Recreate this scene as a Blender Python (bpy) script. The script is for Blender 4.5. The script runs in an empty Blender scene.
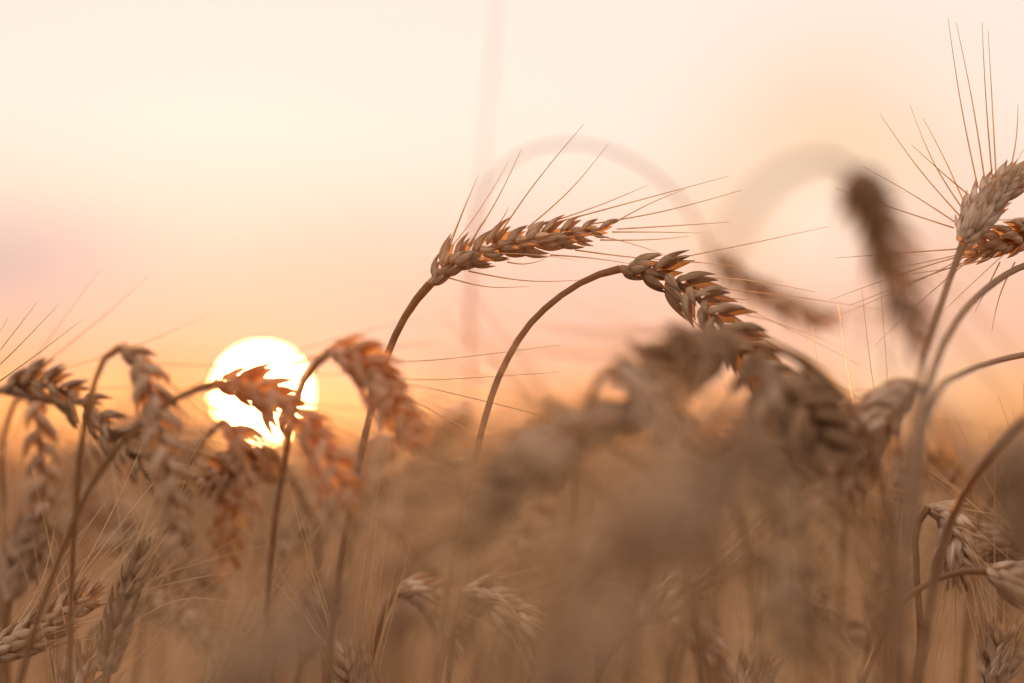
import bpy, math, random
import numpy as np
from mathutils import Vector, Matrix

random.seed(11)
rng = np.random.default_rng(11)
scene = bpy.context.scene
COL = scene.collection

# ------------------------------------------------------------------ camera
W, H = 1024, 683
LENS, SENSOR = 85.0, 36.0
F = LENS / SENSOR * W
HORIZON = 425.0
CAM_Z = 0.87
PITCH = math.atan((HORIZON - H / 2) / F)
CAM = np.array([0.0, 0.0, CAM_Z])
FWD = np.array([0.0, math.cos(PITCH), math.sin(PITCH)])
UP = np.array([0.0, -math.sin(PITCH), math.cos(PITCH)])
RIGHT = np.array([1.0, 0.0, 0.0])
FOCUS = 1.03


def at(x, y, d):
    """photo position at a depth in metres -> point of the field"""
    return CAM + d * (FWD + (x - W / 2) / F * RIGHT + (H / 2 - y) / F * UP)


cd = bpy.data.cameras.new('camera')
cam = bpy.data.objects.new('camera', cd)
COL.objects.link(cam)
cam.location = CAM
cam.rotation_euler = (math.pi / 2 + PITCH, 0, 0)
cd.lens, cd.sensor_width = LENS, SENSOR
cd.clip_start, cd.clip_end = 0.05, 2000
cd.dof.use_dof = True
cd.dof.focus_distance = FOCUS
cd.dof.aperture_fstop = 2.25
scene.camera = cam

# ------------------------------------------------------------------ render / colour
scene.render.engine = 'CYCLES'
scene.view_settings.view_transform = 'Standard'
scene.view_settings.look = 'None'
scene.view_settings.gamma = 1
scene.view_settings.use_curve_mapping = False
scene.view_settings.exposure = 0.0
cy = scene.cycles
cy.use_denoising = True
cy.max_bounces = 6
cy.diffuse_bounces = 4
cy.transmission_bounces = 4
cy.glossy_bounces = 2
cy.sample_clamp_indirect = 4
cy.use_adaptive_sampling = False

# ------------------------------------------------------------------ light
SUN_PX = (262, 393)
sun_dir = at(*SUN_PX, 1.0) - CAM
sun_dir = sun_dir / np.linalg.norm(sun_dir)
SUN_EL = math.asin(sun_dir[2])
SUN_AZ = math.atan2(sun_dir[0], sun_dir[1])      # from +Y towards +X

world = bpy.data.worlds.new('World')
scene.world = world
world.use_nodes = True
nt = world.node_tree
for n in list(nt.nodes):
    nt.nodes.remove(n)


def N(tree, t, **kw):
    n = tree.nodes.new(t)
    for k, v in kw.items():
        setattr(n, k, v)
    return n


def math_node(tree, op, a, b=None, clamp=False):
    n = N(tree, 'ShaderNodeMath', operation=op, use_clamp=clamp)
    for i, s in enumerate((a, b)):
        if s is None:
            continue
        if isinstance(s, (int, float)):
            n.inputs[i].default_value = s
        else:
            tree.links.new(s, n.inputs[i])
    return n.outputs[0]


def ramp(tree, fac, stops, interp='LINEAR'):
    n = N(tree, 'ShaderNodeValToRGB')
    cr = n.color_ramp
    cr.interpolation = interp
    while len(cr.elements) < len(stops):
        cr.elements.new(0.5)
    for e, (p, c) in zip(cr.elements, stops):
        e.position = p
        e.color = (*c, 1)
    tree.links.new(fac, n.inputs[0])
    return n.outputs[0]


def mix(tree, fac, a, b, blend='MIX'):
    n = N(tree, 'ShaderNodeMix', data_type='RGBA', blend_type=blend)
    n.clamp_result = False
    for s, i in ((fac, 0), (a, 6), (b, 7)):
        if isinstance(s, (int, float)):
            n.inputs[i].default_value = s
        elif isinstance(s, tuple):
            n.inputs[i].default_value = (*s, 1)
        else:
            tree.links.new(s, n.inputs[i])
    return n.outputs[2]


def unit(v):
    return v / (np.linalg.norm(v) + 1e-12)


def build_world():
    geo = N(nt, 'ShaderNodeTexCoord')
    d = geo.outputs['Generated']
    nrm = N(nt, 'ShaderNodeVectorMath', operation='NORMALIZE')
    nt.links.new(d, nrm.inputs[0])
    d = nrm.outputs[0]
    sep = N(nt, 'ShaderNodeSeparateXYZ')
    nt.links.new(d, sep.inputs[0])
    z = sep.outputs[2]
    # evening sky: colour by height above the horizon
    el = math_node(nt, 'MULTIPLY', math_node(nt, 'ARCSINE', z), 180 / math.pi)
    noi = N(nt, 'ShaderNodeTexNoise')
    mp = N(nt, 'ShaderNodeMapping')
    mp.inputs['Scale'].default_value = (5, 5, 26)
    nt.links.new(d, mp.inputs[0])
    nt.links.new(mp.outputs[0], noi.inputs['Vector'])
    noi.inputs['Scale'].default_value = 1.0
    noi.inputs['Detail'].default_value = 3
    cl = math_node(nt, 'SUBTRACT', noi.outputs[0], 0.5)
    el2 = math_node(nt, 'ADD', el, math_node(nt, 'MULTIPLY', cl, 3.4))
    fac = math_node(nt, 'POWER', math_node(nt, 'DIVIDE', el2, 90.0, clamp=True), 0.5)
    S = lambda a: (a / 90.0) ** 0.5
    warm = ramp(nt, fac, [
        (0.0, (1.0, 0.35, 0.10)), (S(0.7), (1.0, 0.42, 0.165)), (S(1.8), (0.99, 0.54, 0.36)),
        (S(3.6), (0.98, 0.62, 0.50)), (S(5.2), (1.0, 0.74, 0.61)), (S(7.0), (1.0, 0.84, 0.73)),
        (S(10), (1.0, 0.86, 0.77)), (S(22), (1.0, 0.86, 0.77)), (S(50), (1.40, 1.18, 1.01)),
        (1.0, (1.72, 1.46, 1.25))])
    cool = ramp(nt, fac, [
        (0.0, (0.74, 0.53, 0.40)), (S(8), (0.94, 0.69, 0.53)), (S(25), (1.24, 0.98, 0.80)),
        (1.0, (1.72, 1.46, 1.25))])
    dot = N(nt, 'ShaderNodeVectorMath', operation='DOT_PRODUCT')
    nt.links.new(d, dot.inputs[0])
    dot.inputs[1].default_value = tuple(sun_dir)
    c = dot.outputs['Value']
    side = math_node(nt, 'ADD', math_node(nt, 'MULTIPLY', c, 0.62), 0.40, clamp=True)
    base = mix(nt, side, cool, warm)
    # thin mauve cloud low on the horizon
    n2 = N(nt, 'ShaderNodeTexNoise')
    m2 = N(nt, 'ShaderNodeMapping')
    m2.inputs['Scale'].default_value = (7, 7, 30)
    m2.inputs['Location'].default_value = (1.62, 0.0, 0.4)
    nt.links.new(d, m2.inputs[0])
    nt.links.new(m2.outputs[0], n2.inputs['Vector'])
    n2.inputs['Scale'].default_value = 1.0
    n2.inputs['Detail'].default_value = 2
    band = ramp(nt, math_node(nt, 'DIVIDE', el, 12.0, clamp=True),
                [(0.0, (0, 0, 0)), (0.2, (.7, .7, .7)), (0.34, (1, 1, 1)), (0.55, (0, 0, 0))])
    cm = math_node(nt, 'MULTIPLY', math_node(nt, 'SUBTRACT', n2.outputs[0], 0.52, clamp=True), 5.0, clamp=True)
    cm = math_node(nt, 'MULTIPLY', cm, band)
    base = mix(nt, math_node(nt, 'MULTIPLY', cm, 0.55), base, (0.72, 0.50, 0.45))
    # separate soft cloud patches: direction, width and height in degrees, colour, strength
    for (px, py, wd, ht, colr, k) in ((10, 262, 2.6, 0.9, (0.56, 0.45, 0.46), .95), (560, 318, 6.0, 0.7, (0.96, 0.56, 0.47), .55),
                                      (850, 130, 2.6, 2.2, (0.98, 0.62, 0.36), .75), (735, 235, 1.5, 1.9, (0.98, 0.60, 0.34), .5),
                                      (960, 290, 2.2, 0.9, (0.97, 0.58, 0.38), .5), (930, 400, 3.4, 0.8, (1.0, 0.52, 0.22), .95), (825, 225, 1.2, 1.1, (1.1, 0.90, 0.74), .8),
                                      (890, 375, 1.7, 0.6, (1.1, 0.82, 0.60), .8), (250, 130, 9.0, 2.0, (1.0, 0.92, 0.81), .6)):
        dv = unit(at(px, py, 1.0) - CAM)
        hv = unit(np.cross(dv, [0, 0, 1]))
        vv = np.cross(hv, dv)
        tot = None
        for ax, ww in ((hv, wd), (vv, ht)):
            q = N(nt, 'ShaderNodeVectorMath', operation='DOT_PRODUCT')
            nt.links.new(d, q.inputs[0])
            q.inputs[1].default_value = tuple(ax / math.radians(ww))
            sq = math_node(nt, 'POWER', math_node(nt, 'ABSOLUTE', math_node(nt, 'ADD', q.outputs['Value'], math_node(nt, 'MULTIPLY', cl, 1.6))), 2.0)
            tot = sq if tot is None else math_node(nt, 'ADD', tot, sq)
        gs = math_node(nt, 'POWER', 2.718, math_node(nt, 'MULTIPLY', tot, -1.0))
        gs = math_node(nt, 'MULTIPLY', gs, math_node(nt, 'GREATER_THAN', c, 0.5))
        base = mix(nt, math_node(nt, 'MULTIPLY', gs, k), base, colr)
    # glow round the low sun, then its disc
    ang = math_node(nt, 'MULTIPLY', math_node(nt, 'ARCCOSINE', math_node(nt, 'MINIMUM', c, 1.0)), 180 / math.pi)
    g1 = math_node(nt, 'POWER', 2.718, math_node(nt, 'MULTIPLY', math_node(nt, 'MULTIPLY', ang, ang), -1 / 9.0))
    glow = mix(nt, 1.0, (0.14, 0.02, 0.0), g1, 'MULTIPLY')
    col = mix(nt, 1.0, base, glow, 'ADD')
    disc = math_node(nt, 'LESS_THAN', ang, 0.34)
    discc = mix(nt, 1.0, (340.0, 150.0, 50.0), disc, 'MULTIPLY')
    col = mix(nt, 1.0, col, discc, 'ADD')
    sky = N(nt, 'ShaderNodeTexSky', sky_type='NISHITA')
    sky.sun_disc = False
    sky.sun_elevation = SUN_EL
    sky.sun_rotation = SUN_AZ
    sky.dust_density = 3.0
    bg1 = N(nt, 'ShaderNodeBackground')
    nt.links.new(sky.outputs[0], bg1.inputs[0])
    bg1.inputs[1].default_value = 0.015
    bg2 = N(nt, 'ShaderNodeBackground')
    nt.links.new(col, bg2.inputs[0])
    bg2.inputs[1].default_value = 0.97
    add = N(nt, 'ShaderNodeAddShader')
    nt.links.new(bg1.outputs[0], add.inputs[0])
    nt.links.new(bg2.outputs[0], add.inputs[1])
    out = N(nt, 'ShaderNodeOutputWorld')
    nt.links.new(add.outputs[0], out.inputs[0])


build_world()

sl = bpy.data.lights.new('sun', 'SUN')
sl.energy = 5.0
sl.angle = math.radians(0.6)
sl.color = (1.0, 0.40, 0.10)
so = bpy.data.objects.new('sun', sl)
COL.objects.link(so)
so.location = (-6, 60, 8)
so.rotation_euler = Vector(sun_dir).to_track_quat('Z', 'Y').to_euler()

# ------------------------------------------------------------------ materials


def straw(name, light, dark, tip, trans_col, trans, rough, fibre=(26, 2.2), bump=0.35):
    m = bpy.data.materials.new(name)
    m.use_nodes = True
    t = m.node_tree
    for n in list(t.nodes):
        t.nodes.remove(n)
    uv = N(t, 'ShaderNodeUVMap')
    uv.uv_map = 'UVMap'
    oi = N(t, 'ShaderNodeObjectInfo')
    mp = N(t, 'ShaderNodeMapping')
    mp.inputs['Scale'].default_value = (fibre[0], fibre[1], 1)
    t.links.new(uv.outputs[0], mp.inputs[0])
    cmb = N(t, 'ShaderNodeCombineXYZ')
    t.links.new(math_node(t, 'MULTIPLY', oi.outputs['Random'], 40.0), cmb.inputs[2])
    va = N(t, 'ShaderNodeVectorMath', operation='ADD')
    t.links.new(mp.outputs[0], va.inputs[0])
    t.links.new(cmb.outputs[0], va.inputs[1])
    f = N(t, 'ShaderNodeTexNoise')
    f.inputs['Scale'].default_value = 1.0
    f.inputs['Detail'].default_value = 4
    t.links.new(va.outputs[0], f.inputs['Vector'])
    # broad weathering in object space
    tc = N(t, 'ShaderNodeTexCoord')
    b = N(t, 'ShaderNodeTexNoise')
    b.inputs['Scale'].default_value = 130
    b.inputs['Detail'].default_value = 3
    t.links.new(tc.outputs['Object'], b.inputs['Vector'])
    fac = math_node(t, 'ADD', math_node(t, 'MULTIPLY', f.outputs[0], 2.1), math_node(t, 'MULTIPLY', b.outputs[0], 1.7))
    fac = math_node(t, 'SUBTRACT', fac, 1.4, clamp=True)
    col = mix(t, fac, dark, light)
    sv = N(t, 'ShaderNodeSeparateXYZ')
    t.links.new(uv.outputs[0], sv.inputs[0])
    tipf = math_node(t, 'MULTIPLY', math_node(t, 'SUBTRACT', sv.outputs[1], 0.62, clamp=True), 2.3, clamp=True)
    col = mix(t, tipf, col, tip)
    hsv = N(t, 'ShaderNodeHueSaturation')
    t.links.new(col, hsv.inputs['Color'])
    t.links.new(math_node(t, 'ADD', math_node(t, 'MULTIPLY', oi.outputs['Random'], 0.4), 0.8), hsv.inputs['Value'])
    t.links.new(math_node(t, 'SUBTRACT', 1.1, math_node(t, 'MULTIPLY', oi.outputs['Random'], 0.25)), hsv.inputs['Saturation'])
    p = N(t, 'ShaderNodeBsdfPrincipled')
    t.links.new(hsv.outputs[0], p.inputs['Base Color'])
    p.inputs['Roughness'].default_value = rough
    p.inputs['Specular IOR Level'].default_value = 0.35
    bp = N(t, 'ShaderNodeBump')
    bp.inputs['Strength'].default_value = bump
    bp.inputs['Distance'].default_value = 0.0009
    t.links.new(f.outputs[0], bp.inputs['Height'])
    t.links.new(bp.outputs[0], p.inputs['Normal'])
    tr = N(t, 'ShaderNodeBsdfTranslucent')
    tr.inputs[0].default_value = (*trans_col, 1)
    ms = N(t, 'ShaderNodeMixShader')
    ms.inputs[0].default_value = trans
    t.links.new(p.outputs[0], ms.inputs[1])
    t.links.new(tr.outputs[0], ms.inputs[2])
    o = N(t, 'ShaderNodeOutputMaterial')
    t.links.new(ms.outputs[0], o.inputs[0])
    return m


HUSK = straw('husk', (0.70, 0.53, 0.38), (0.17, 0.10, 0.055), (0.17, 0.095, 0.05), (0.90, 0.50, 0.20), 0.34, 0.55, (9, 1.1), 0.8)
SHADED = straw('shaded_husk', (0.47, 0.31, 0.19), (0.11, 0.062, 0.031), (0.12, 0.066, 0.034), (0.75, 0.40, 0.16), 0.20, 0.6, (9, 1.1), 0.8)  # darker husk copy: the shade on ears out of the light, as colour
SUNGLOW = straw('sunglow_husk', (0.74, 0.54, 0.37), (0.24, 0.14, 0.075), (0.22, 0.12, 0.06), (0.97, 0.52, 0.18), 0.50, 0.5, (9, 1.1), 0.8)  # lighter, more translucent husk copy: puts sun glow into the ears beside it
PALE = straw('pale_husk', (0.78, 0.64, 0.50), (0.25, 0.16, 0.10), (0.22, 0.135, 0.08), (0.90, 0.54, 0.25), 0.34, 0.55, (9, 1.1), 0.8)
STEM = straw('stem_straw', (0.29, 0.175, 0.085), (0.11, 0.062, 0.03), (0.18, 0.105, 0.052), (0.88, 0.50, 0.20), 0.26, 0.45, (9, 16), 0.4)
AWN = straw('awn_straw', (0.76, 0.60, 0.40), (0.50, 0.36, 0.21), (0.66, 0.50, 0.32), (0.9, 0.64, 0.36), 0.42, 0.40, (2, 8), 0.0)
LEAF = straw('dry_leaf', (0.48, 0.35, 0.21), (0.22, 0.14, 0.08), (0.28, 0.18, 0.10), (0.85, 0.55, 0.28), 0.42, 0.6, (14, 3), 0.4)


def soil():
    m = bpy.data.materials.new('soil')
    m.use_nodes = True
    t = m.node_tree
    p = t.nodes['Principled BSDF']
    tc = N(t, 'ShaderNodeTexCoord')
    n = N(t, 'ShaderNodeTexNoise')
    n.inputs['Scale'].default_value = 9
    n.inputs['Detail'].default_value = 8
    t.links.new(tc.outputs['Object'], n.inputs['Vector'])
    c = ramp(t, n.outputs[0], [(0.3, (0.09, 0.055, 0.032)), (0.55, (0.17, 0.11, 0.065)), (0.75, (0.30, 0.21, 0.12))])
    t.links.new(c, p.inputs['Base Color'])
    p.inputs['Roughness'].default_value = 0.95
    b = N(t, 'ShaderNodeBump')
    b.inputs['Distance'].default_value = 0.02
    t.links.new(n.outputs[0], b.inputs['Height'])
    t.links.new(b.outputs[0], p.inputs['Normal'])
    return m


# ------------------------------------------------------------------ mesh helpers
def unit(v):
    return v / (np.linalg.norm(v) + 1e-12)


class MB:
    """collects tubes, scales and ribbons; build() links them as one mesh object"""

    def __init__(self):
        self.v, self.f, self.uv, self.n = [], [], [], 0

    def grid(self, pts, uvs, closed):
        # pts: rows x cols x 3 ; the columns wrap when closed
        r, c = pts.shape[:2]
        self.v.append(pts.reshape(-1, 3))
        cols = c if closed else c - 1
        i, j = np.meshgrid(np.arange(r - 1), np.arange(cols), indexing='ij')
        j2 = (j + 1) % c
        q = np.stack([i * c + j, i * c + j2, (i + 1) * c + j2, (i + 1) * c + j], -1).reshape(-1, 4)
        self.f.append(q + self.n)
        u, v = uvs
        uu = np.stack([u[j], u[j + 1] if closed else u[j2], u[j + 1] if closed else u[j2], u[j]], -1).reshape(-1, 4)
        vv = np.stack([v[i], v[i], v[i + 1], v[i + 1]], -1).reshape(-1, 4)
        self.uv.append(np.stack([uu, vv], -1).reshape(-1, 2))
        self.n += r * c

    def tube(self, p, rad, sides=6, vscale=1.0):
        p = np.asarray(p, float)
        n = len(p)
        rad = np.broadcast_to(rad, (n,))
        T = np.gradient(p, axis=0)
        T = T / (np.linalg.norm(T, axis=1, keepdims=True) + 1e-12)
        ref = unit(np.cross(T[0], [0.31, 0.87, 0.38]))
        rows = []
        for k in range(n):
            ref = unit(ref - T[k] * np.dot(ref, T[k]))
            b = np.cross(T[k], ref)
            a = np.arange(sides) * 2 * math.pi / sides
            rows.append(p[k] + rad[k] * (np.cos(a)[:, None] * ref + np.sin(a)[:, None] * b))
        self.grid(np.array(rows), (np.linspace(0, 1, sides + 1), np.linspace(0, vscale, n)), True)

    def ribbon(self, p, width, nrm, fold=0.25):
        p = np.asarray(p, float)
        n = len(p)
        T = np.gradient(p, axis=0)
        T = T / (np.linalg.norm(T, axis=1, keepdims=True) + 1e-12)
        rows = []
        for k in range(n):
            s = unit(np.cross(T[k], nrm[k]))
            m = np.cross(s, T[k])
            w = width[k]
            rows.append([p[k] - s * w, p[k] - s * w * .5 - m * w * fold * .8, p[k] - m * w * fold,
                         p[k] + s * w * .5 - m * w * fold * .8, p[k] + s * w])
        self.grid(np.array(rows), (np.linspace(0, 1, 5), np.linspace(0, .6, n)), False)

    def scale(self, M, length, width, thick, bend, seg=9, sides=8, beak=0.0, shell=False):
        """one husk: a keeled, pointed, boat-shaped scale along local Z, its back towards local X"""
        t = np.linspace(0, 1, seg)
        prof = np.sin(math.pi * t ** 0.62) ** 0.85 * (1.02 - 0.12 * t) + 0.22 * (1 - t) ** 2
        prof = np.maximum(prof, 0.03)
        a = np.linspace(-2.0, 2.0, sides) if shell else np.arange(sides) * 2 * math.pi / sides
        rows = []
        for k in range(seg):
            keel = 1 + 0.22 * np.cos(a) ** 8 * (np.cos(a) > 0)
            x = np.cos(a) * thick * prof[k] * keel * np.where(np.cos(a) < 0, 0.55, 1.0)
            y = np.sin(a) * width * prof[k]
            z = np.full(sides, length * t[k])
            x = x + bend * math.sin(math.pi * t[k] * 0.95) + beak * t[k] ** 4
            rows.append(np.stack([x, y, z], -1))
        P = np.array(rows)
        P = P @ np.array(M.to_3x3()).T + np.array(M.translation)
        self.grid(P, (np.linspace(0, 1, sides + (0 if shell else 1)), t), not shell)

    def data(self, name, mat):
        me = bpy.data.meshes.new(name)
        v = np.concatenate(self.v)
        f = np.concatenate(self.f)
        me.vertices.add(len(v))
        me.vertices.foreach_set('co', v.astype(np.float32).ravel())
        me.loops.add(f.size)
        me.loops.foreach_set('vertex_index', f.astype(np.int32).ravel())
        me.polygons.add(len(f))
        me.polygons.foreach_set('loop_start', np.arange(0, f.size, 4, dtype=np.int32))
        me.polygons.foreach_set('loop_total', np.full(len(f), 4, dtype=np.int32))
        uvl = me.uv_layers.new(name='UVMap')
        uvl.data.foreach_set('uv', np.concatenate(self.uv).astype(np.float32).ravel())
        me.polygons.foreach_set('use_smooth', np.ones(len(f), dtype=bool))
        me.materials.append(mat)
        me.update(calc_edges=True)
        me.validate()
        return me

    def build(self, name, mat, parent=None):
        return obj(name, self.data(name, mat), parent)


def obj(name, me, parent=None, M=None):
    o = bpy.data.objects.new(name, me)
    COL.objects.link(o)
    o.parent = parent
    if M is not None:
        o.matrix_basis = M
    return o


def thing(name, label, cat, loc, group=None):
    o = bpy.data.objects.new(name, None)
    COL.objects.link(o)
    o.empty_display_size = 0.02
    o.location = loc
    o['label'], o['category'] = label, cat
    if group:
        o['group'] = group
    return o


def spline(pts, n):
    """Catmull-Rom through the points, resampled evenly"""
    p = np.asarray(pts, float)
    if len(p) == 2:
        return p[0] + (p[1] - p[0]) * np.linspace(0, 1, n)[:, None]
    h = np.linalg.norm(np.diff(p, axis=0), axis=1)[:, None]
    sl_ = np.diff(p, axis=0) / h
    m = np.zeros_like(p)
    m[1:-1] = (sl_[:-1] * h[1:] + sl_[1:] * h[:-1]) / (h[1:] + h[:-1])
    m[0], m[-1] = 1.5 * sl_[0] - .5 * m[1], 1.5 * sl_[-1] - .5 * m[-2]
    out = []
    for i in range(len(p) - 1):
        t = np.linspace(0, 1, 24, endpoint=False)[:, None]
        out.append((2 * t ** 3 - 3 * t ** 2 + 1) * p[i] + (t ** 3 - 2 * t ** 2 + t) * h[i] * m[i]
                   + (3 * t ** 2 - 2 * t ** 3) * p[i + 1] + (t ** 3 - t ** 2) * h[i] * m[i + 1])
    out.append(p[-1:])
    o = np.vstack(out)
    s = np.concatenate([[0], np.cumsum(np.linalg.norm(np.diff(o, axis=0), axis=1))])
    u = np.linspace(0, s[-1], n)
    return np.stack([np.interp(u, s, o[:, k]) for k in range(3)], -1)


def mat4(x, y, z, o, s=1.0):
    return Matrix(((x[0] * s, y[0] * s, z[0] * s, o[0]), (x[1] * s, y[1] * s, z[1] * s, o[1]),
                   (x[2] * s, y[2] * s, z[2] * s, o[2]), (0, 0, 0, 1)))


# ------------------------------------------------------------------ spikelets (shared meshes)
def add_spikelet(mb, M, r, fine=True):
    seg, sides = (10, 10) if fine else (6, 6)
    mm = 0.001
    R = lambda k: r.uniform(-k, k)
    for s in (-1, 1):          # outer glumes
        m = M @ Matrix.Translation((0.2 * mm, s * 2.5 * mm, -.3 * mm)) @ Matrix.Rotation(math.radians(-s * (16 + R(5))), 4, 'X') \
            @ Matrix.Rotation(math.radians(3 + R(5)), 4, 'Y') @ Matrix.Rotation(math.radians(s * 50), 4, 'Z')
        mb.scale(m, (10.5 + R(1.2)) * mm, 1.8 * mm, 1.35 * mm, .7 * mm, seg, sides, beak=.5 * mm, shell=True)
    for s in (-1, 1):          # lemmas
        m = M @ Matrix.Translation((1.2 * mm, s * 1.3 * mm, 1.4 * mm)) @ Matrix.Rotation(math.radians(-s * (14 + R(5))), 4, 'X') \
            @ Matrix.Rotation(math.radians(7 + R(6)), 4, 'Y') @ Matrix.Rotation(math.radians(s * 30), 4, 'Z')
        mb.scale(m, (13.6 + R(1.3)) * mm, 2.0 * mm, 1.65 * mm, 1.0 * mm, seg, sides, beak=.2 * mm, shell=True)
    m = M @ Matrix.Translation((1.7 * mm, R(.6) * mm, 3.0 * mm)) @ Matrix.Rotation(math.radians(R(8)), 4, 'X') \
        @ Matrix.Rotation(math.radians(10 + R(6)), 4, 'Y')
    mb.scale(m, (11.4 + R(1)) * mm, 1.85 * mm, 1.6 * mm, .8 * mm, seg, sides)


SPIKE = {}
for mat in (HUSK, PALE, SHADED, SUNGLOW):
    lst = []
    for k in range(6):
        mb = MB()
        add_spikelet(mb, Matrix(), random)
        lst.append(mb.data('spikelet', mat))
    SPIKE[mat.name] = lst


def ear_frames(path, roll, n, twist=0.0, cam_pt=CAM):
    """positions, tangents and the two side vectors of n nodes along an ear"""
    T = np.gradient(path, axis=0)
    T = T / np.linalg.norm(T, axis=1, keepdims=True)
    idx = np.linspace(0, 1, n) ** 1.12 * (len(path) - 1)
    fr = []
    for k, ii in enumerate(idx):
        i = int(ii)
        f = ii - i
        j = min(i + 1, len(path) - 1)
        p = path[i] * (1 - f) + path[j] * f
        t = unit(T[i] * (1 - f) + T[j] * f)
        v = unit(p - cam_pt)
        s = unit(np.cross(t, v))
        w = np.cross(s, t)
        a = math.radians(roll + twist * k / n)
        fr.append((p, t, s * math.cos(a) + w * math.sin(a), -s * math.sin(a) + w * math.cos(a)))
    return fr


def node_matrix(fr, k, n, r, open_=1.0, size=1.0):
    p, t, s, w = fr
    sg = 1 if k % 2 else -1
    out = s * sg
    tilt = math.radians((15 + r.uniform(-7, 8)) * open_)
    if k >= n - 1:
        tilt *= 0.2
    if k < 3:
        tilt *= (.45, .6, .8)[k]
    z = unit(t * math.cos(tilt) + out * math.sin(tilt))
    j = r.uniform(-.35, .35)
    x = unit(out - z * np.dot(out, z))
    y = np.cross(z, x)
    x, y = x * math.cos(j) + y * math.sin(j), y * math.cos(j) - x * math.sin(j)
    q = k / (n - 1)
    sz = size * (0.80 + 0.30 * math.sin(math.pi * min(1, 0.26 + q * 0.66))) * (0.74, 0.88)[k] ** 1.0 if k < 2 else size * (0.80 + 0.30 * math.sin(math.pi * min(1, 0.26 + q * 0.66))) * (1.0 if q < .8 else 1 - (q - .8) * 1.1)
    sz *= r.uniform(.84, 1.12)
    return mat4(x, y, z, p - out * 0.0003 * size, sz), z, out


def awn_curve(p0, d0, length, bend, n=8):
    t = np.linspace(0, 1, n)[:, None]
    return p0 + d0 * length * t + bend * length * t * t


def awn_radius(n, r0):
    return r0 * (1 - 0.72 * np.linspace(0, 1, n))


def ground_tail(p, lean=0.12):
    """carry a stem on from the lowest picked point down to the soil"""
    p = np.asarray(p, float)
    dx = (np.random.RandomState(int(abs(p[0] * 9973)) % 100000).rand(2) - .5) * lean
    return [np.array([p[0] + dx[0], p[1] + dx[1], -0.01]), np.array([p[0] + dx[0] * .62, p[1] + dx[1] * .62, p[2] * 0.45])]


def stalk(label, stem_px, ear_px, roll=0, n=19, size=1.0, awns=22, awn_len=(0.045, 0.075), spread=0.5, mat=HUSK,
          stem_r=0.00145, awn_px=None, group=None, twist=0, open_=1.0, fine=True, leaf=None, awn_r=0.00030, seed=None,
          bias=(0, 0, 0)):
    """one wheat stalk: stem, ear (> spikelets), awns, leaf.  stem_px from low to high, ear_px from base to tip"""
    r = random.Random(seed if seed is not None else label)
    rr = np.random.default_rng(sum(map(ord, label)))
    low = at(*stem_px[0])
    tail = ground_tail(low)
    base = tail[0].copy()
    base[2] = 0.0
    root = thing('wheat_stalk', label, 'wheat stalk', base, group)
    sp = tail + [at(*q) for q in stem_px]
    if ear_px:
        sp.append(at(*ear_px[0]))
    sp = spline(sp, 110) - base
    w = np.cumsum(rr.normal(0, 1, (len(sp), 3)), axis=0)
    w = w - np.linspace(0, 1, len(sp))[:, None] * w[-1]
    sp = sp + w * 0.00006
    rad = np.full(len(sp), stem_r) * (1 + 0.05 * np.sin(np.linspace(0, 37, len(sp)) + rr.uniform(0, 6)) + rr.normal(0, .015, len(sp)))
    rad[:60] *= np.linspace(1.5, 1.0, 60)
    if ear_px:
        rad[-3:] *= [1.0, 1.15, 1.35]
    mb = MB()
    mb.tube(sp, rad, 8)
    mb.build('stem', STEM, root)
    if leaf is None or leaf:
        q = sp[52]
        az = rr.uniform(0, 2 * math.pi)
        h = np.array([math.cos(az), math.sin(az), 0])
        t = np.linspace(0, 1, 14)[:, None]
        lp = q + h * 0.13 * t + np.array([0, 0, 1]) * (0.10 * t - 0.20 * t * t)
        lw = 0.0055 * np.sin(math.pi * np.clip(np.linspace(.12, 1, 14), 0, 1)) ** .6 + .0003
        lm = MB()
        lm.ribbon(lp, lw, np.tile([0, 0, 1.0], (14, 1)) + h * .3)
        lm.build('leaf', LEAF, root)
    if not ear_px:
        return root
    ep = spline([at(*q) for q in ear_px], 60)
    fr = ear_frames(ep, roll, n, twist)
    mb = MB()
    mb.tube(ep - base, np.linspace(0.0017, 0.0009, 60) * size, 6)
    ear = mb.build('ear', mat, root)
    tips = []
    for k in range(n):
        M, z, out = node_matrix(fr[k], k, n, r, open_, size)
        if fine:
            Mb = Matrix.Translation(Vector(-base)) @ M
            obj('spikelet', SPIKE[mat.name][r.randrange(6)], ear, Mb)
        for s in (-1, 1):
            tp = np.array(M @ Vector((0.0026, s * 0.0034, 0.0128)))
            tips.append((tp, unit(np.array(M.to_3x3() @ Vector((.12, s * .16, 1)))), out, fr[k][1]))
    # awns
    if awn_px:
        for a in awn_px:
            c = spline([at(*q) for q in a], 14) - base
            am = MB()
            am.tube(c, awn_radius(14, awn_r * 1.2), 4)
            am.build('awn', AWN, root)
    for _ in range(awns):
        tp, d, out, t = tips[r.randrange(len(tips))]
        rnd = rr.normal(0, 0.11, 3)
        dd = unit(t * 0.9 + d * 0.5 + out * spread * r.uniform(.2, 1.0) + rnd + np.array(bias))
        c = awn_curve(tp - base - dd * .002, dd, r.uniform(*awn_len), out * r.uniform(-.06, .16) + np.array([0, 0, -1]) * r.uniform(-.05, .12), 10)
        am = MB()
        am.tube(c, awn_radius(10, awn_r), 4)
        am.build('awn', AWN, root)
    return root


# ------------------------------------------------------------------ the sharp and half-sharp stalks of the picture
D = FOCUS
SET = 'half sharp wheat stalks beside the sun'

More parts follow.
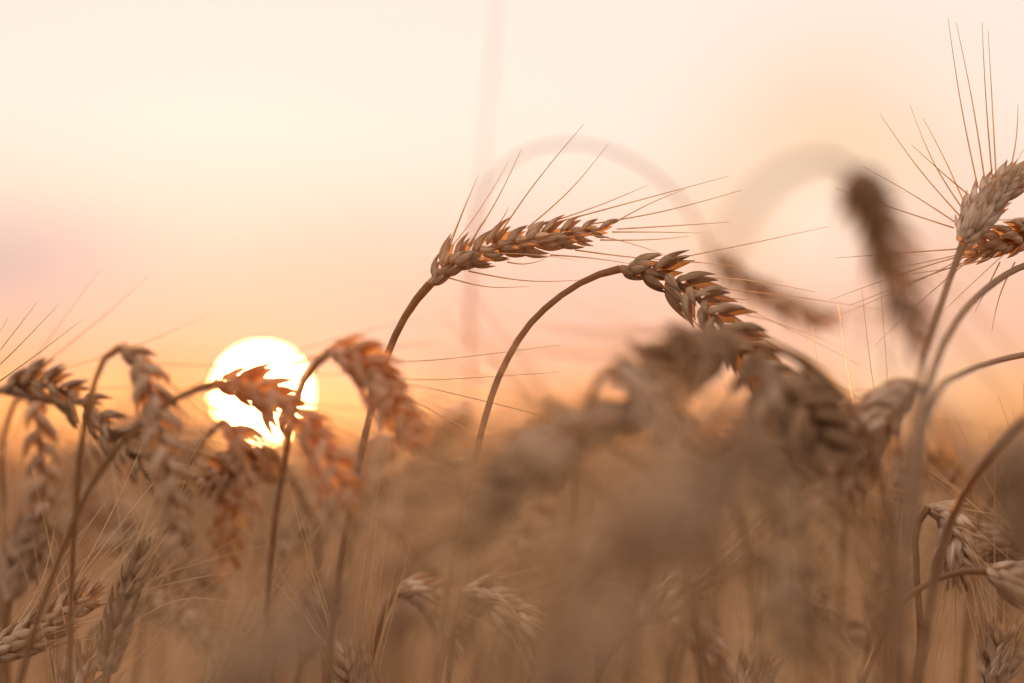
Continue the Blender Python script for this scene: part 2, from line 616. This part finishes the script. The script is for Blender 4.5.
stalk('sharp wheat ear leaning right at the centre, its long awns fanned upward',
      [(352, 500, .99), (372, 410, 1.01), (385, 362, D), (400, 326, D), (416, 300, D)],
      [(430, 284, D), (448, 266, D), (485, 250, D), (535, 240, D), (600, 229, D)],
      roll=28, n=22, size=.90, open_=1.15, awns=5, awn_len=(.03, .045), spread=.3, stem_r=.00155,
      awn_px=[[(448, 252, D), (459, 222, D), (478, 176, D)], [(468, 246, D), (494, 205, D), (521, 150, D)],
              [(497, 238, D), (530, 190, D), (584, 124, D)], [(527, 228, D), (565, 195, D), (608, 144, D + .01)],
              [(532, 228, D), (600, 205, D), (648, 185, D + .01)], [(558, 222, D), (640, 200, D), (729, 176, D)],
              [(585, 225, D), (660, 212, D), (742, 190, D)], [(617, 229, D + .01), (670, 226, D), (730, 222, D + .01)],
              [(612, 232, D), (650, 232, D), (702, 233, D + .01)], [(600, 240, D), (640, 240, D), (690, 236, D + .02)],
              [(575, 250, D), (630, 257, D), (700, 262, D)], [(550, 255, D), (590, 258, D), (638, 265, D)],
              [(507, 262, D), (525, 264, D), (545, 259, D)], [(468, 271, D), (530, 281, D), (582, 280, D)],
              [(446, 277, D), (490, 287, D), (530, 286, D)], [(487, 240, D), (500, 222, D), (508, 206, D + .02)],
              [(470, 247, D), (477, 232, D), (486, 222, D + .02)]])

stalk('bent over wheat ear right of the sharp central one, drooping below its awns',
      [(462, 520, 1.0), (474, 468, 1.01), (487, 415, 1.02), (502, 372, D), (530, 325, D), (565, 293, D), (600, 274, D)],
      [(620, 269, D), (650, 272, D), (684, 288, 1.025), (722, 325, 1.005), (766, 376, .98), (796, 412, .965)],
      mat=SHADED, roll=4, n=20, size=1.06, awns=8, spread=.3, stem_r=.00140, awn_len=(.05, .08), open_=1.5,
      awn_px=[[(650, 262, D), (690, 262, D), (748, 268, D)], [(690, 277, D), (745, 280, D), (815, 292, D)],
              [(716, 300, D), (760, 315, 1.0), (860, 365, 1.0)], [(735, 320, 1.0), (790, 355, 1.0), (870, 405, 1.0)],
              [(700, 292, D), (730, 298, D), (775, 300, D)]])

stalk('wheat ear hanging straight down at left from a thin hooked stem',
      [(69, 683, .97), (71, 600, .97), (76, 500, .965), (86, 420, .955), (97, 376, .955), (109, 353, .955)],
      [(121, 347, .955), (136, 357, .955), (149, 390, .95), (160, 430, .945), (170, 485, .94), (176, 545, .94)],
      roll=14, n=18, size=1.02, awns=24, spread=.9, stem_r=.00115, open_=1.25)

stalk('wheat ear drooping across the face of the sun, edged orange',
      [(40, 610, .955), (68, 535, .955), (100, 470, .95), (140, 424, .945), (180, 396, .945)],
      [(214, 384, .955), (245, 387, .95), (275, 402, .945), (305, 428, .94), (330, 460, .935), (350, 500, .93)],
      mat=SUNGLOW, roll=32, n=18, size=1.02, awns=24, spread=.7, stem_r=.00140, open_=1.2)

stalk('wheat ear right of the sun nodding down from a curved stem',
      [(270, 580, .98), (276, 520, .975), (286, 455, .97), (297, 405, .965), (311, 370, .96)],
      [(331, 351, .955), (352, 357, .95), (376, 382, .945), (394, 408, .935), (412, 440, .925)],
      mat=SUNGLOW, roll=35, n=18, size=1.04, awns=26, spread=.8, stem_r=.0014, open_=1.35,
      awn_px=[[(385, 360, .96), (455, 358, D), (560, 345, D)], [(395, 378, .96), (470, 378, D), (560, 372, D)], [(400, 382, .96), (480, 400, D), (590, 427, D)], [(400, 400, .96), (450, 420, D), (500, 448, D)]])

stalk('dark wheat ear arching in from the left edge behind the hanging ear',
      [(-110, 560, 1.10), (-80, 460, 1.10), (-50, 410, 1.10), (-22, 396, 1.10)],
      [(2, 390, 1.10), (36, 384, 1.095), (75, 398, 1.09), (112, 432, 1.09), (150, 480, 1.09)],
      mat=SHADED, roll=14, n=19, size=1.02, awns=18, spread=.8, stem_r=.0014, open_=1.5)

stalk('blurred wheat ear hanging down along the left edge under the arching one',
      [(8, 610, 1.14), (4, 500, 1.14), (8, 420, 1.14), (20, 396, 1.14)],
      [(31, 393, 1.14), (38, 420, 1.13), (41, 460, 1.13), (44, 520, 1.12), (38, 575, 1.12)],
      roll=20, n=16, size=.95, awns=16, spread=.8, stem_r=.0013, open_=1.2)

stalk('small wheat ear hanging just below the sun from a thin bent stem',
      [(150, 600, 1.16), (170, 520, 1.15), (192, 462, 1.14), (210, 432, 1.13)],
      [(226, 421, 1.12), (238, 436, 1.12), (240, 470, 1.12), (232, 520, 1.12), (226, 560, 1.12)],
      mat=SUNGLOW, roll=25, n=15, size=1.1, awns=20, spread=.9, stem_r=.0013, open_=1.5)

stalk('sharp grey wheat ear in the lower left corner reaching up to the right',
      [(-150, 760, 1.03), (-90, 700, 1.03), (-50, 670, 1.03)],
      [(-22, 658, 1.03), (10, 645, 1.03), (50, 622, 1.03), (88, 598, 1.03)],
      roll=30, n=16, size=1.06, awns=14, spread=.7, mat=HUSK, bias=(.0, 0, .35), awn_len=(.05, .09),
      awn_px=[[(20, 632, D), (52, 570, D), (75, 500, D)], [(50, 615, D), (100, 560, D), (165, 490, D)],
              [(60, 612, D), (120, 545, D), (172, 512, D)], [(5, 640, D), (40, 585, D), (56, 520, D)]])

stalk('dark narrow upright wheat ear beside the thin stem in the lower left',
      [(96, 760, 1.01), (104, 700, 1.01)],
      [(107, 672, 1.01), (114, 635, 1.01), (125, 600, 1.01), (143, 556, 1.01)],
      mat=SHADED, roll=70, n=16, size=.95, awns=10, spread=.5, awn_len=(.04, .07), bias=(.3, 0, 0), open_=.8,
      awn_px=[[(125, 600, D), (140, 560, D), (140, 480, D)], [(140, 560, D), (135, 520, D), (118, 480, D)],
              [(130, 625, D), (180, 600, D), (240, 604, D)]])

stalk('sharp upright wheat ear at the right edge with awns fanned to the left',
      [(890, 560, .83), (906, 470, .86), (920, 385, .90), (932, 335, .95), (948, 285, .99)],
      [(963, 244, 1.01), (974, 222, 1.015), (990, 200, 1.02), (1014, 176, 1.03)],
      roll=60, n=20, size=1.06, awns=2, stem_r=.0014, mat=PALE, open_=.9,
      awn_px=[[(960, 216, D), (920, 170, D), (880, 114, D)], [(962, 208, D), (935, 165, D), (910, 105, D)],
              [(965, 205, D), (945, 160, D), (923, 118, D)], [(955, 222, D), (905, 190, D), (862, 166, D)],
              [(978, 188, D), (962, 110, D), (948, 18, D)], [(985, 182, D), (972, 100, D), (956, 22, D)],
              [(992, 176, D), (986, 100, D), (982, 22, D)], [(996, 174, D), (992, 100, D), (988, 30, D)],
              [(1010, 172, D), (1016, 140, D), (1018, 105, D)], [(970, 196, D), (945, 175, D), (912, 145, D)],
              [(954, 228, D), (905, 212, D), (835, 188, D)]])

stalk('wheat ear at the right edge pointing left under the sharp upright one',
      [(900, 575, .84), (915, 470, .87), (926, 395, .91), (945, 340, .95), (975, 298, .99), (1010, 272, 1.02), (1060, 250, 1.05), (1085, 232, 1.06)],
      [(1070, 222, 1.06), (1048, 226, 1.05), (1015, 238, 1.04), (974, 250, 1.035)],
      roll=40, n=19, size=1.0, awns=6, stem_r=.0015, spread=.6, mat=HUSK,
      awn_px=[[(975, 252, D), (920, 268, D), (830, 300, D)], [(985, 255, D), (930, 275, D), (850, 305, D)],
              [(972, 248, D), (915, 252, D), (836, 258, D)], [(1000, 262, D), (985, 292, D), (975, 312, D)],
              [(1015, 262, D), (1000, 295, D), (992, 330, D)], [(990, 258, D), (950, 268, D), (900, 275, D)]])

stalk('bare curved wheat stem running off the right edge below the sharp ear',
      [(905, 600, .86), (915, 500, .88), (925, 430, .90), (938, 392, .92), (962, 374, .96), (995, 361, 1.0), (1030, 354, 1.03), (1070, 350, 1.05)],
      [(1100, 356, 1.05), (1120, 380, 1.05), (1128, 420, 1.05), (1130, 460, 1.05)],
      roll=20, n=16, awns=4, stem_r=.0013)

stalk('pale blurred wheat ear drooping left from the bundle of stems at right',
      [(902, 620, .90), (912, 520, .905), (922, 440, .91), (925, 400, .915)],
      [(914, 386, .94), (896, 398, .945), (874, 426, .95), (850, 466, .955), (832, 512, .96)],
      roll=35, n=20, size=1.25, awns=26, open_=1.3,
      awn_px=[[(880, 410, .95), (868, 345, D), (862, 292, D)], [(862, 430, .96), (845, 350, D), (838, 300, D)], [(850, 450, .96), (822, 385, D), (812, 328, D)], [(888, 400, .96), (884, 330, D), (880, 280, D)]], spread=.8, mat=PALE, awn_len=(.04, .07))

stalk('dark blurred wheat ear hanging from an arched stem left of the right ears',
      [(650, 560, .60), (690, 420, .61), (712, 290, .625), (735, 230, .64), (775, 178, .665), (820, 160, .70)],
      [(858, 178, .76), (874, 213, .785), (893, 262, .795), (916, 335, .80)],
      mat=SHADED, roll=25, n=19, size=1.0, awns=16, spread=.5, stem_r=.0013, open_=1.35)

stalk('faint blurred stem arching high behind the sharp central ear',
      [(474, 560, 1.34), (470, 400, 1.34), (472, 260, 1.34), (484, 190, 1.34), (520, 155, 1.34), (580, 143, 1.34), (640, 164, 1.34), (690, 212, 1.34)],
      [(714, 254, 1.34), (736, 276, 1.33), (772, 300, 1.33), (830, 322, 1.32)],
      roll=30, n=19, size=1.0, awns=18, spread=.7, stem_r=.0008)

stalk('faint tall blurred stem rising past the sharp central ear to the top',
      [(466, 640, 1.42), (468, 440, 1.42), (474, 300, 1.42), (484, 150, 1.42), (494, 40, 1.42), (500, -60, 1.42)],
      [(504, -130, 1.42), (506, -160, 1.42), (506, -190, 1.42)], roll=30, n=16, size=1, awns=8, stem_r=.0005)

stalk('blurred dark wheat ear falling left and down from the drooping central ear',
      [(840, 640, .90), (842, 500, .90), (830, 410, .89), (800, 362, .89), (770, 345, .885)],
      [(742, 340, .885), (705, 352, .885), (668, 366, .88), (632, 372, .88)],
      mat=SHADED, roll=30, n=18, size=1.2, awns=16, spread=.6, open_=1.9, stem_r=.0015)

stalk('blurred ragged wheat ear hanging below the drooping central ear on its right',
      [(900, 640, .91), (890, 520, .91), (860, 420, .91), (820, 372, .905), (790, 352, .90)],
      [(762, 352, .90), (762, 372, .90), (782, 398, .895), (806, 420, .89), (824, 470, .89)],
      mat=SHADED, roll=25, n=18, size=1.35, awns=14, spread=.7, stem_r=.0015, open_=1.9)

stalk('blurred wheat ear dropping down at the centre from the leaning dark ear',
      [(560, 640, .88), (570, 520, .88), (585, 420, .875), (600, 378, .87)],
      [(618, 366, .87), (640, 385, .865), (662, 420, .86), (690, 470, .85)],
      roll=35, n=18, size=1.05, awns=20, spread=.7, stem_r=.0014, open_=1.4)

stalk('pinkish blurred wheat ear lying low to the left in the middle of the field',
      [(760, 640, .88), (740, 520, .88), (710, 440, .88), (680, 416, .88)],
      [(650, 412, .88), (610, 424, .875), (560, 445, .87), (500, 482, .86)],
      roll=30, n=20, size=1.15, awns=26, spread=.9, mat=PALE, stem_r=.0014)

stalk('pale sharp wheat ear with whitish husks hanging in the lower right',
      [(912, 720, 1.02), (920, 640, 1.02), (916, 560, 1.02), (918, 522, 1.02)],
      [(928, 507, 1.02), (942, 514, 1.02), (952, 535, 1.02), (958, 570, 1.02)],
      roll=20, n=12, size=1.0, awns=16, spread=.8, mat=PALE, awn_len=(.03, .06), bias=(0, 0, -.5))

stalk('wheat ear lying flat at the lower right edge on a low bowed stem',
      [(862, 683, 1.0), (880, 640, 1.0), (905, 600, 1.0), (940, 578, 1.0), (968, 571, 1.0)],
      [(986, 571, 1.0), (1010, 580, 1.0), (1040, 600, 1.0), (1062, 640, 1.0)],
      roll=25, n=17, size=1.1, awns=26, spread=1.0, mat=PALE, stem_r=.0013)

stalk('wheat ear in the lower right corner with awns bristling up and left',
      [(1090, 760, 1.06), (1085, 660, 1.06), (1078, 600, 1.06)],
      [(1066, 570, 1.06), (1050, 555, 1.06), (1026, 545, 1.06), (990, 548, 1.06)],
      roll=40, n=17, size=1.1, awns=30, spread=1.0, mat=PALE, bias=(0, 0, .3))

stalk('crooked brown stem rising to the right edge from the lower right corner',
      [(914, 700, .97), (926, 620, .97), (938, 560, .97), (957, 505, .965), (985, 462, .95), (1015, 428, .93)],
      [(1040, 408, .90), (1062, 406, .90), (1085, 420, .89), (1105, 460, .88)],
      roll=30, n=16, size=1.1, awns=10, stem_r=.0019)

stalk('dark heavily blurred wheat ear at the right edge below the curved stem',
      [(1130, 700, .70), (1120, 560, .70), (1100, 450, .70), (1070, 405, .70)],
      [(1058, 425, .70), (1044, 442, .70), (1032, 478, .695), (1022, 530, .69)],
      mat=SHADED, roll=30, n=18, size=1.1, awns=10, stem_r=.0016)

stalk('blurred wheat ear with drooping awns low in front of the right stems',
      [(745, 700, 1.12), (755, 640, 1.12), (768, 605, 1.12)],
      [(784, 592, 1.12), (806, 598, 1.12), (830, 618, 1.12), (850, 645, 1.12)],
      roll=35, n=17, size=1.1, awns=30, spread=1.0, bias=(0, 0, -.5), awn_len=(.03, .06))

stalk('wheat ear low at the centre with a straight pale stem beside it',
      [(446, 760, 1.06), (448, 690, 1.06), (452, 640, 1.06), (455, 608, 1.06)],
      [(462, 592, 1.06), (478, 592, 1.06), (500, 604, 1.06), (530, 628, 1.06)],
      roll=35, n=16, size=1.0, awns=22, spread=.9, mat=PALE, bias=(0, 0, -.2))

stalk('wheat ear low left of centre bowed under the haze of near ears',
      [(360, 760, 1.08), (366, 690, 1.08), (378, 630, 1.08), (388, 604, 1.08)],
      [(398, 592, 1.08), (416, 592, 1.08), (436, 610, 1.08), (446, 650, 1.08)],
      roll=40, n=16, size=1.0, awns=22, spread=.9, mat=HUSK)

stalk('wheat ear beyond the left edge, only its fine awns slanting into view',
      [(-120, 640, 1.03), (-110, 560, 1.03), (-95, 490, 1.03)],
      [(-85, 455, 1.03), (-70, 430, 1.03), (-45, 400, 1.03), (-22, 372, 1.03)], roll=40, n=15, awns=0, stem_r=.0013,
      awn_px=[[(-25, 380, D), (8, 340, D), (37, 302, D)], [(-22, 385, D), (20, 345, D), (58, 305, D)],
              [(-30, 375, D), (-5, 340, D), (8, 318, D)], [(-20, 395, D), (40, 352, D), (84, 318, 1.05)]])

# low ears in the sharp plane: mostly their awns show
low = [
    ('low wheat ear between the thin left stem and the dark upright ear', (60, 760), (84, 660), 1.02, (.15, 0, .5)),
    ('wheat ear under the nodding ear right of the sun, its bright awns standing up', (366, 730), (350, 655), 1.03, (-.1, 0, .7)),
    ('low wheat ear in the sharp plane under the ragged hanging ear', (742, 730), (760, 665), 1.04, (.1, 0, .5)),
    ('low sharp wheat ear under the small ear hung below the sun, awns crossing upward', (205, 720), (236, 650), 1.09, (.1, 0, .5)),
    ('wheat ear under the ear that crosses the sun, awns pointing up into the glow', (300, 660), (322, 590), 1.16, (.1, 0, .6)),
    ('low wheat ear under the hanging left ear, half hidden by awns', (10, 600), (28, 530), 1.12, (.1, 0, .6)),
    ('wheat ear with upright awns under the pinkish lying ear', (560, 650), (590, 580), 1.13, (.1, 0, .5)),
    ('wheat ear low right of centre among soft ears, small pale husks showing', (640, 620), (690, 580), 1.07, (.2, 0, .3)),
    ('wheat ear under the bundle of right stems with awns rising past them', (870, 640), (890, 570), 1.12, (-.1, 0, .6)),
    ('low wheat ear at the right under the flat lying one, awns straight up', (990, 700), (1005, 640), 1.04, (0, 0, .6)),
]
for k, (lab, (bx, by), (tx, ty), d, bias) in enumerate(low):
    ux, uy = tx - bx, ty - by
    stalk(lab, [(bx - ux * 1.2, by - uy * 2.6, d), (bx - ux * .7, by - uy, d)],
          [(bx, by, d), (bx + ux * .4, by + uy * .42, d), (bx + ux * .75, by + uy * .75, d), (tx, ty, d)],
          roll=25 * (k % 4), n=13, size=1.15, awns=26, spread=.8, awn_len=(.045, .085), bias=bias, mat=(HUSK, PALE)[k % 2],
          group='low wheat ears in the sharp plane')

# ------------------------------------------------------------------ ears close to the lens
LENS_SET = 'soft wheat ears close to the lens'
near = [
    # base px, tip px, depth
    ((790, 465), (690, 500), .70), ((720, 510), (620, 550), .60), ((340, 640), (240, 690), .52),
    ((650, 450), (700, 550), .74), ((560, 470), (470, 530), .84), ((620, 520), (560, 610), .80),
    ((760, 560), (800, 640), .84), ((590, 440), (520, 470), .90), ((740, 440), (790, 520), .88),
    ((640, 640), (540, 690), .56),
]
for k, ((bx, by), (tx, ty), d) in enumerate(near):
    s = 1 if tx < bx else -1
    stalk('very soft wheat ear close to the lens in the brown blur along the bottom',
          [(bx + s * 120, by + 330, d * 1.02), (bx + s * 95, by + 140, d * 1.01), (bx + s * 50, by + 25, d)],
          [(bx, by - 4, d), ((bx * 2 + tx) / 3, (by * 2 + ty) / 3 - 22, d), ((bx + tx * 2) / 3, (by + ty * 2) / 3 - 14, d * .99), (tx, ty, d * .98)],
          roll=30 + 15 * (k % 3), n=16, size=1.05, awns=40, spread=1.0, group=LENS_SET, mat=(SHADED, HUSK)[k % 2], seed=k, awn_r=.00042)

# ------------------------------------------------------------------ the rest of the field
HEIGHT = 0.80


def field_ear(r, height, droop, ear_len, mb_stem, mb_ear, mb_awn, fine=True, off=(0, 0), az=0.0, awns=18):
    """a plain stalk standing at off, bowing towards az"""
    ca, sa = math.cos(az), math.sin(az)
    L = lambda x, z, y=0: np.array([off[0] + x * ca - y * sa, off[1] + x * sa + y * ca, z])
    R = 0.024 + 0.03 * (1 - droop)
    top = height
    ln = r.uniform(-.05, .05)
    pts = [L(ln - .06, 0), L(ln * .5 - .03, top * .5), L(-.01, top - R * 2.2)]
    amax = math.radians(20 + 150 * droop)
    cx = -.006
    arc = []
    for t in np.linspace(0.15, 1, 5):
        a = amax * t * .62
        arc.append(L(cx + R * (1 - math.cos(a)), top - R * 1.2 + R * math.sin(a)))
    pts += arc
    sp = spline(pts, 26 if fine else 9)
    d0 = unit(sp[-1] - sp[-2])
    h = np.array([ca, sa, 0])
    ep = [sp[-1]]
    dirn = d0
    for k in range(6):
        a = amax * (.62 + .38 * (k + 1) / 6)
        dirn = h * math.sin(a) + np.array([0, 0, 1]) * math.cos(a)
        ep.append(ep[-1] + dirn * ear_len / 6)
    ep = spline(ep, 30)
    mb_stem.tube(sp, np.linspace(.0019, .0013, len(sp)), 6 if fine else 3)
    n = 17 if fine else 9
    fr = ear_frames(ep, r.uniform(0, 180), n, 0, np.array([off[0], off[1] - 3, top]) + .01)
    tips = []
    if fine:
        for k in range(n):
            M, z, out = node_matrix(fr[k], k, n, r, 1.15, 1.08)
            add_spikelet(mb_ear, M, r, False)
            tips.append((np.array(M @ Vector((.0026, 0, .0125))), z, out, fr[k][1]))
    else:
        for k in range(n):
            M, z, out = node_matrix(fr[k], k, n, r, 1.15, 1.0)
            mb_ear.scale(M, .0135, .0040, .0032, .0007, 4, 4)
            tips.append((np.array(M @ Vector((.0026, 0, .0125))), z, out, fr[k][1]))
    for _ in range(awns):
        tp, z, out, t = tips[r.randrange(len(tips))]
        dd = unit(t * .9 + z * .5 + out * r.uniform(.1, .7) + np.array([r.gauss(0, .15), r.gauss(0, .15), r.gauss(0, .15)]))
        nseg = 7 if fine else 3
        c = awn_curve(tp, dd, r.uniform(.045, .075), np.array([0, 0, -1]) * r.uniform(-.05, .15), nseg)
        mb_awn.tube(c, awn_radius(nseg, .00032 if fine else .0006), 3)


protos = []
for k in range(10):
    r = random.Random(100 + k)
    s, e, a = MB(), MB(), MB()
    field_ear(r, HEIGHT, (.35, .5, .6, .75, .85, .95, .7, .45, .9, .8)[k], r.uniform(.07, .09), s, e, a, awns=36)
    leaves = []
    for _ in range(2):
        lf = MB()
        az = r.uniform(0, 6.28)
        h = np.array([math.cos(az), math.sin(az), 0])
        z0 = HEIGHT * r.uniform(.62, .82)
        t = np.linspace(0, 1, 16)[:, None]
        up = r.uniform(.06, .16)
        lp = np.array([-.02, 0, z0]) + h * r.uniform(.08, .14) * t + np.array([0, 0, 1]) * (up * t - (up + r.uniform(.02, .12)) * t * t)
        lw = r.uniform(.003, .0055) * np.sin(math.pi * np.linspace(.14, 1, 16)) ** .6 + .0003
        tw = np.linspace(0, r.uniform(-2.5, 2.5), 16)[:, None]
        sd = np.cross(h, [0, 0, 1])
        lf.ribbon(lp, lw, np.array([[0, 0, 1.0]]) * np.cos(tw) + sd * np.sin(tw), .5)
        leaves.append(lf.data('leaf', LEAF))
    protos.append((s.data('stem', STEM), e.data('ear', (HUSK, PALE)[k % 3 == 0]), a.data('beard', AWN), leaves))

rf = random.Random(5)
ZONES = [
    (0, 250, 'soft wheat stalk among the tangled awns below the left ears', 'wheat stalks behind the left ears'),
    (250, 470, 'soft wheat stalk in the orange glow of the field under the sun', 'wheat stalks under the sun'),
    (470, 780, 'soft wheat stalk in the brown field behind the drooping central ear', 'wheat stalks behind the central ears'),
    (780, 1100, 'soft wheat stalk in the field behind the bundle of stems at right', 'wheat stalks behind the right stems'),
]
count = 0
while count < 262:
    d = 1.16 + 2.5 * rf.random() ** 1.25
    x = rf.uniform(-70, 1094)
    top = min(0.805 + rf.gauss(0, .028), CAM_Z - 0.008 * d)
    if count % 4 == 0:          # a few stand taller than the rest and catch the low sun
        d = rf.uniform(1.15, 2.3)
        x = rf.choice((rf.uniform(-20, 400), rf.uniform(380, 660), rf.uniform(820, 1060)))
        top = CAM_Z - d * rf.uniform(0, 62) / F
    p = at(x, 425, d)
    me_s, me_e, me_a, me_l = protos[rf.randrange(10)]
    z = next(q for q in ZONES if x < q[1])
    root = thing('wheat_stalk', z[2], 'wheat stalk', (p[0], p[1], 0), z[3])
    # most bow with the wind, to the right and towards the lens
    root.rotation_euler = (0, 0, rf.gauss(-.2, 1.0) if rf.random() < .75 else rf.uniform(0, 6.28))
    root.scale = (1, 1, top / HEIGHT)
    obj('stem', me_s, root)
    obj('ear', me_e, root)
    obj('beard', me_a, root)
    for q in me_l:
        obj('leaf', q, root)
    count += 1

# far wheat, one uncounted mass
S, E, A = MB(), MB(), MB()
rs = random.Random(9)
tot = 0
for (d0, d1, dens) in ((3.5, 7, 42), (7, 13, 20), (13, 30, 6)):
    area = 0.5 * (d1 * d1 - d0 * d0) * 0.62
    for _ in range(int(area * dens)):
        d = math.sqrt(rs.uniform(d0 * d0, d1 * d1))
        x = rs.uniform(-.31, .31) * d
        h = min(.755 + rs.gauss(0, .035), .845)
        field_ear(rs, h, rs.uniform(.35, .95), .085, S, E, A, False, (x, d), rs.gauss(-.2, 1.0), 7)
        tot += 1
print('far stalks', tot)
big = MB()
for q in (S, E, A):
    off = big.n
    for v in q.v:
        big.v.append(v)
    for f in q.f:
        big.f.append(f + off)
    big.uv += q.uv
    big.n += q.n
far = big.build('wheat_field', HUSK)
far['kind'] = 'stuff'
far['label'] = 'far blurred wheat field running back to the horizon'
far['category'] = 'wheat'

# ------------------------------------------------------------------ ground
g = MB()
n = 80
xs = np.linspace(-1, 1, n)
gx = np.sign(xs) * np.abs(xs) ** 2.2 * 110
X, Y = np.meshgrid(gx, gx + 5, indexing='ij')
Z = 0.02 * np.sin(X * 1.7 + 1) * np.cos(Y * 1.3) - .025
g.grid(np.stack([X, Y, Z], -1), (np.linspace(0, 1, n), np.linspace(0, 1, n)), False)
go = g.build('ground', soil())
go['kind'] = 'structure'
go['label'] = 'bare brown soil under the wheat'
go['category'] = 'ground'

# ------------------------------------------------------------------ evening haze
HAZE = 0.00035
if HAZE:
    hb = bpy.data.meshes.new('haze')
    x0, x1, y0, y1, z0, z1 = -112, 112, -107, 117, -1.2, 1.6
    hb.from_pydata([(x, y, z) for z in (z0, z1) for y in (y0, y1) for x in (x0, x1)], [],
                   [(0, 2, 3, 1), (4, 5, 7, 6), (0, 1, 5, 4), (2, 6, 7, 3), (0, 4, 6, 2), (1, 3, 7, 5)])
    hm = bpy.data.materials.new('haze')
    hm.use_nodes = True
    t = hm.node_tree
    for n_ in list(t.nodes):
        t.nodes.remove(n_)
    v = N(t, 'ShaderNodeVolumePrincipled')
    v.inputs['Color'].default_value = (0.95, 0.9, 0.85, 1)
    v.inputs['Density'].default_value = HAZE
    v.inputs['Anisotropy'].default_value = 0.86
    o = N(t, 'ShaderNodeOutputMaterial')
    t.links.new(v.outputs[0], o.inputs['Volume'])
    hb.materials.append(hm)
    ho = bpy.data.objects.new('haze', hb)
    COL.objects.link(ho)
    ho['kind'] = 'stuff'
    ho['label'] = 'warm evening haze over the field'
    ho['category'] = 'haze'
    cy.volume_bounces = 0
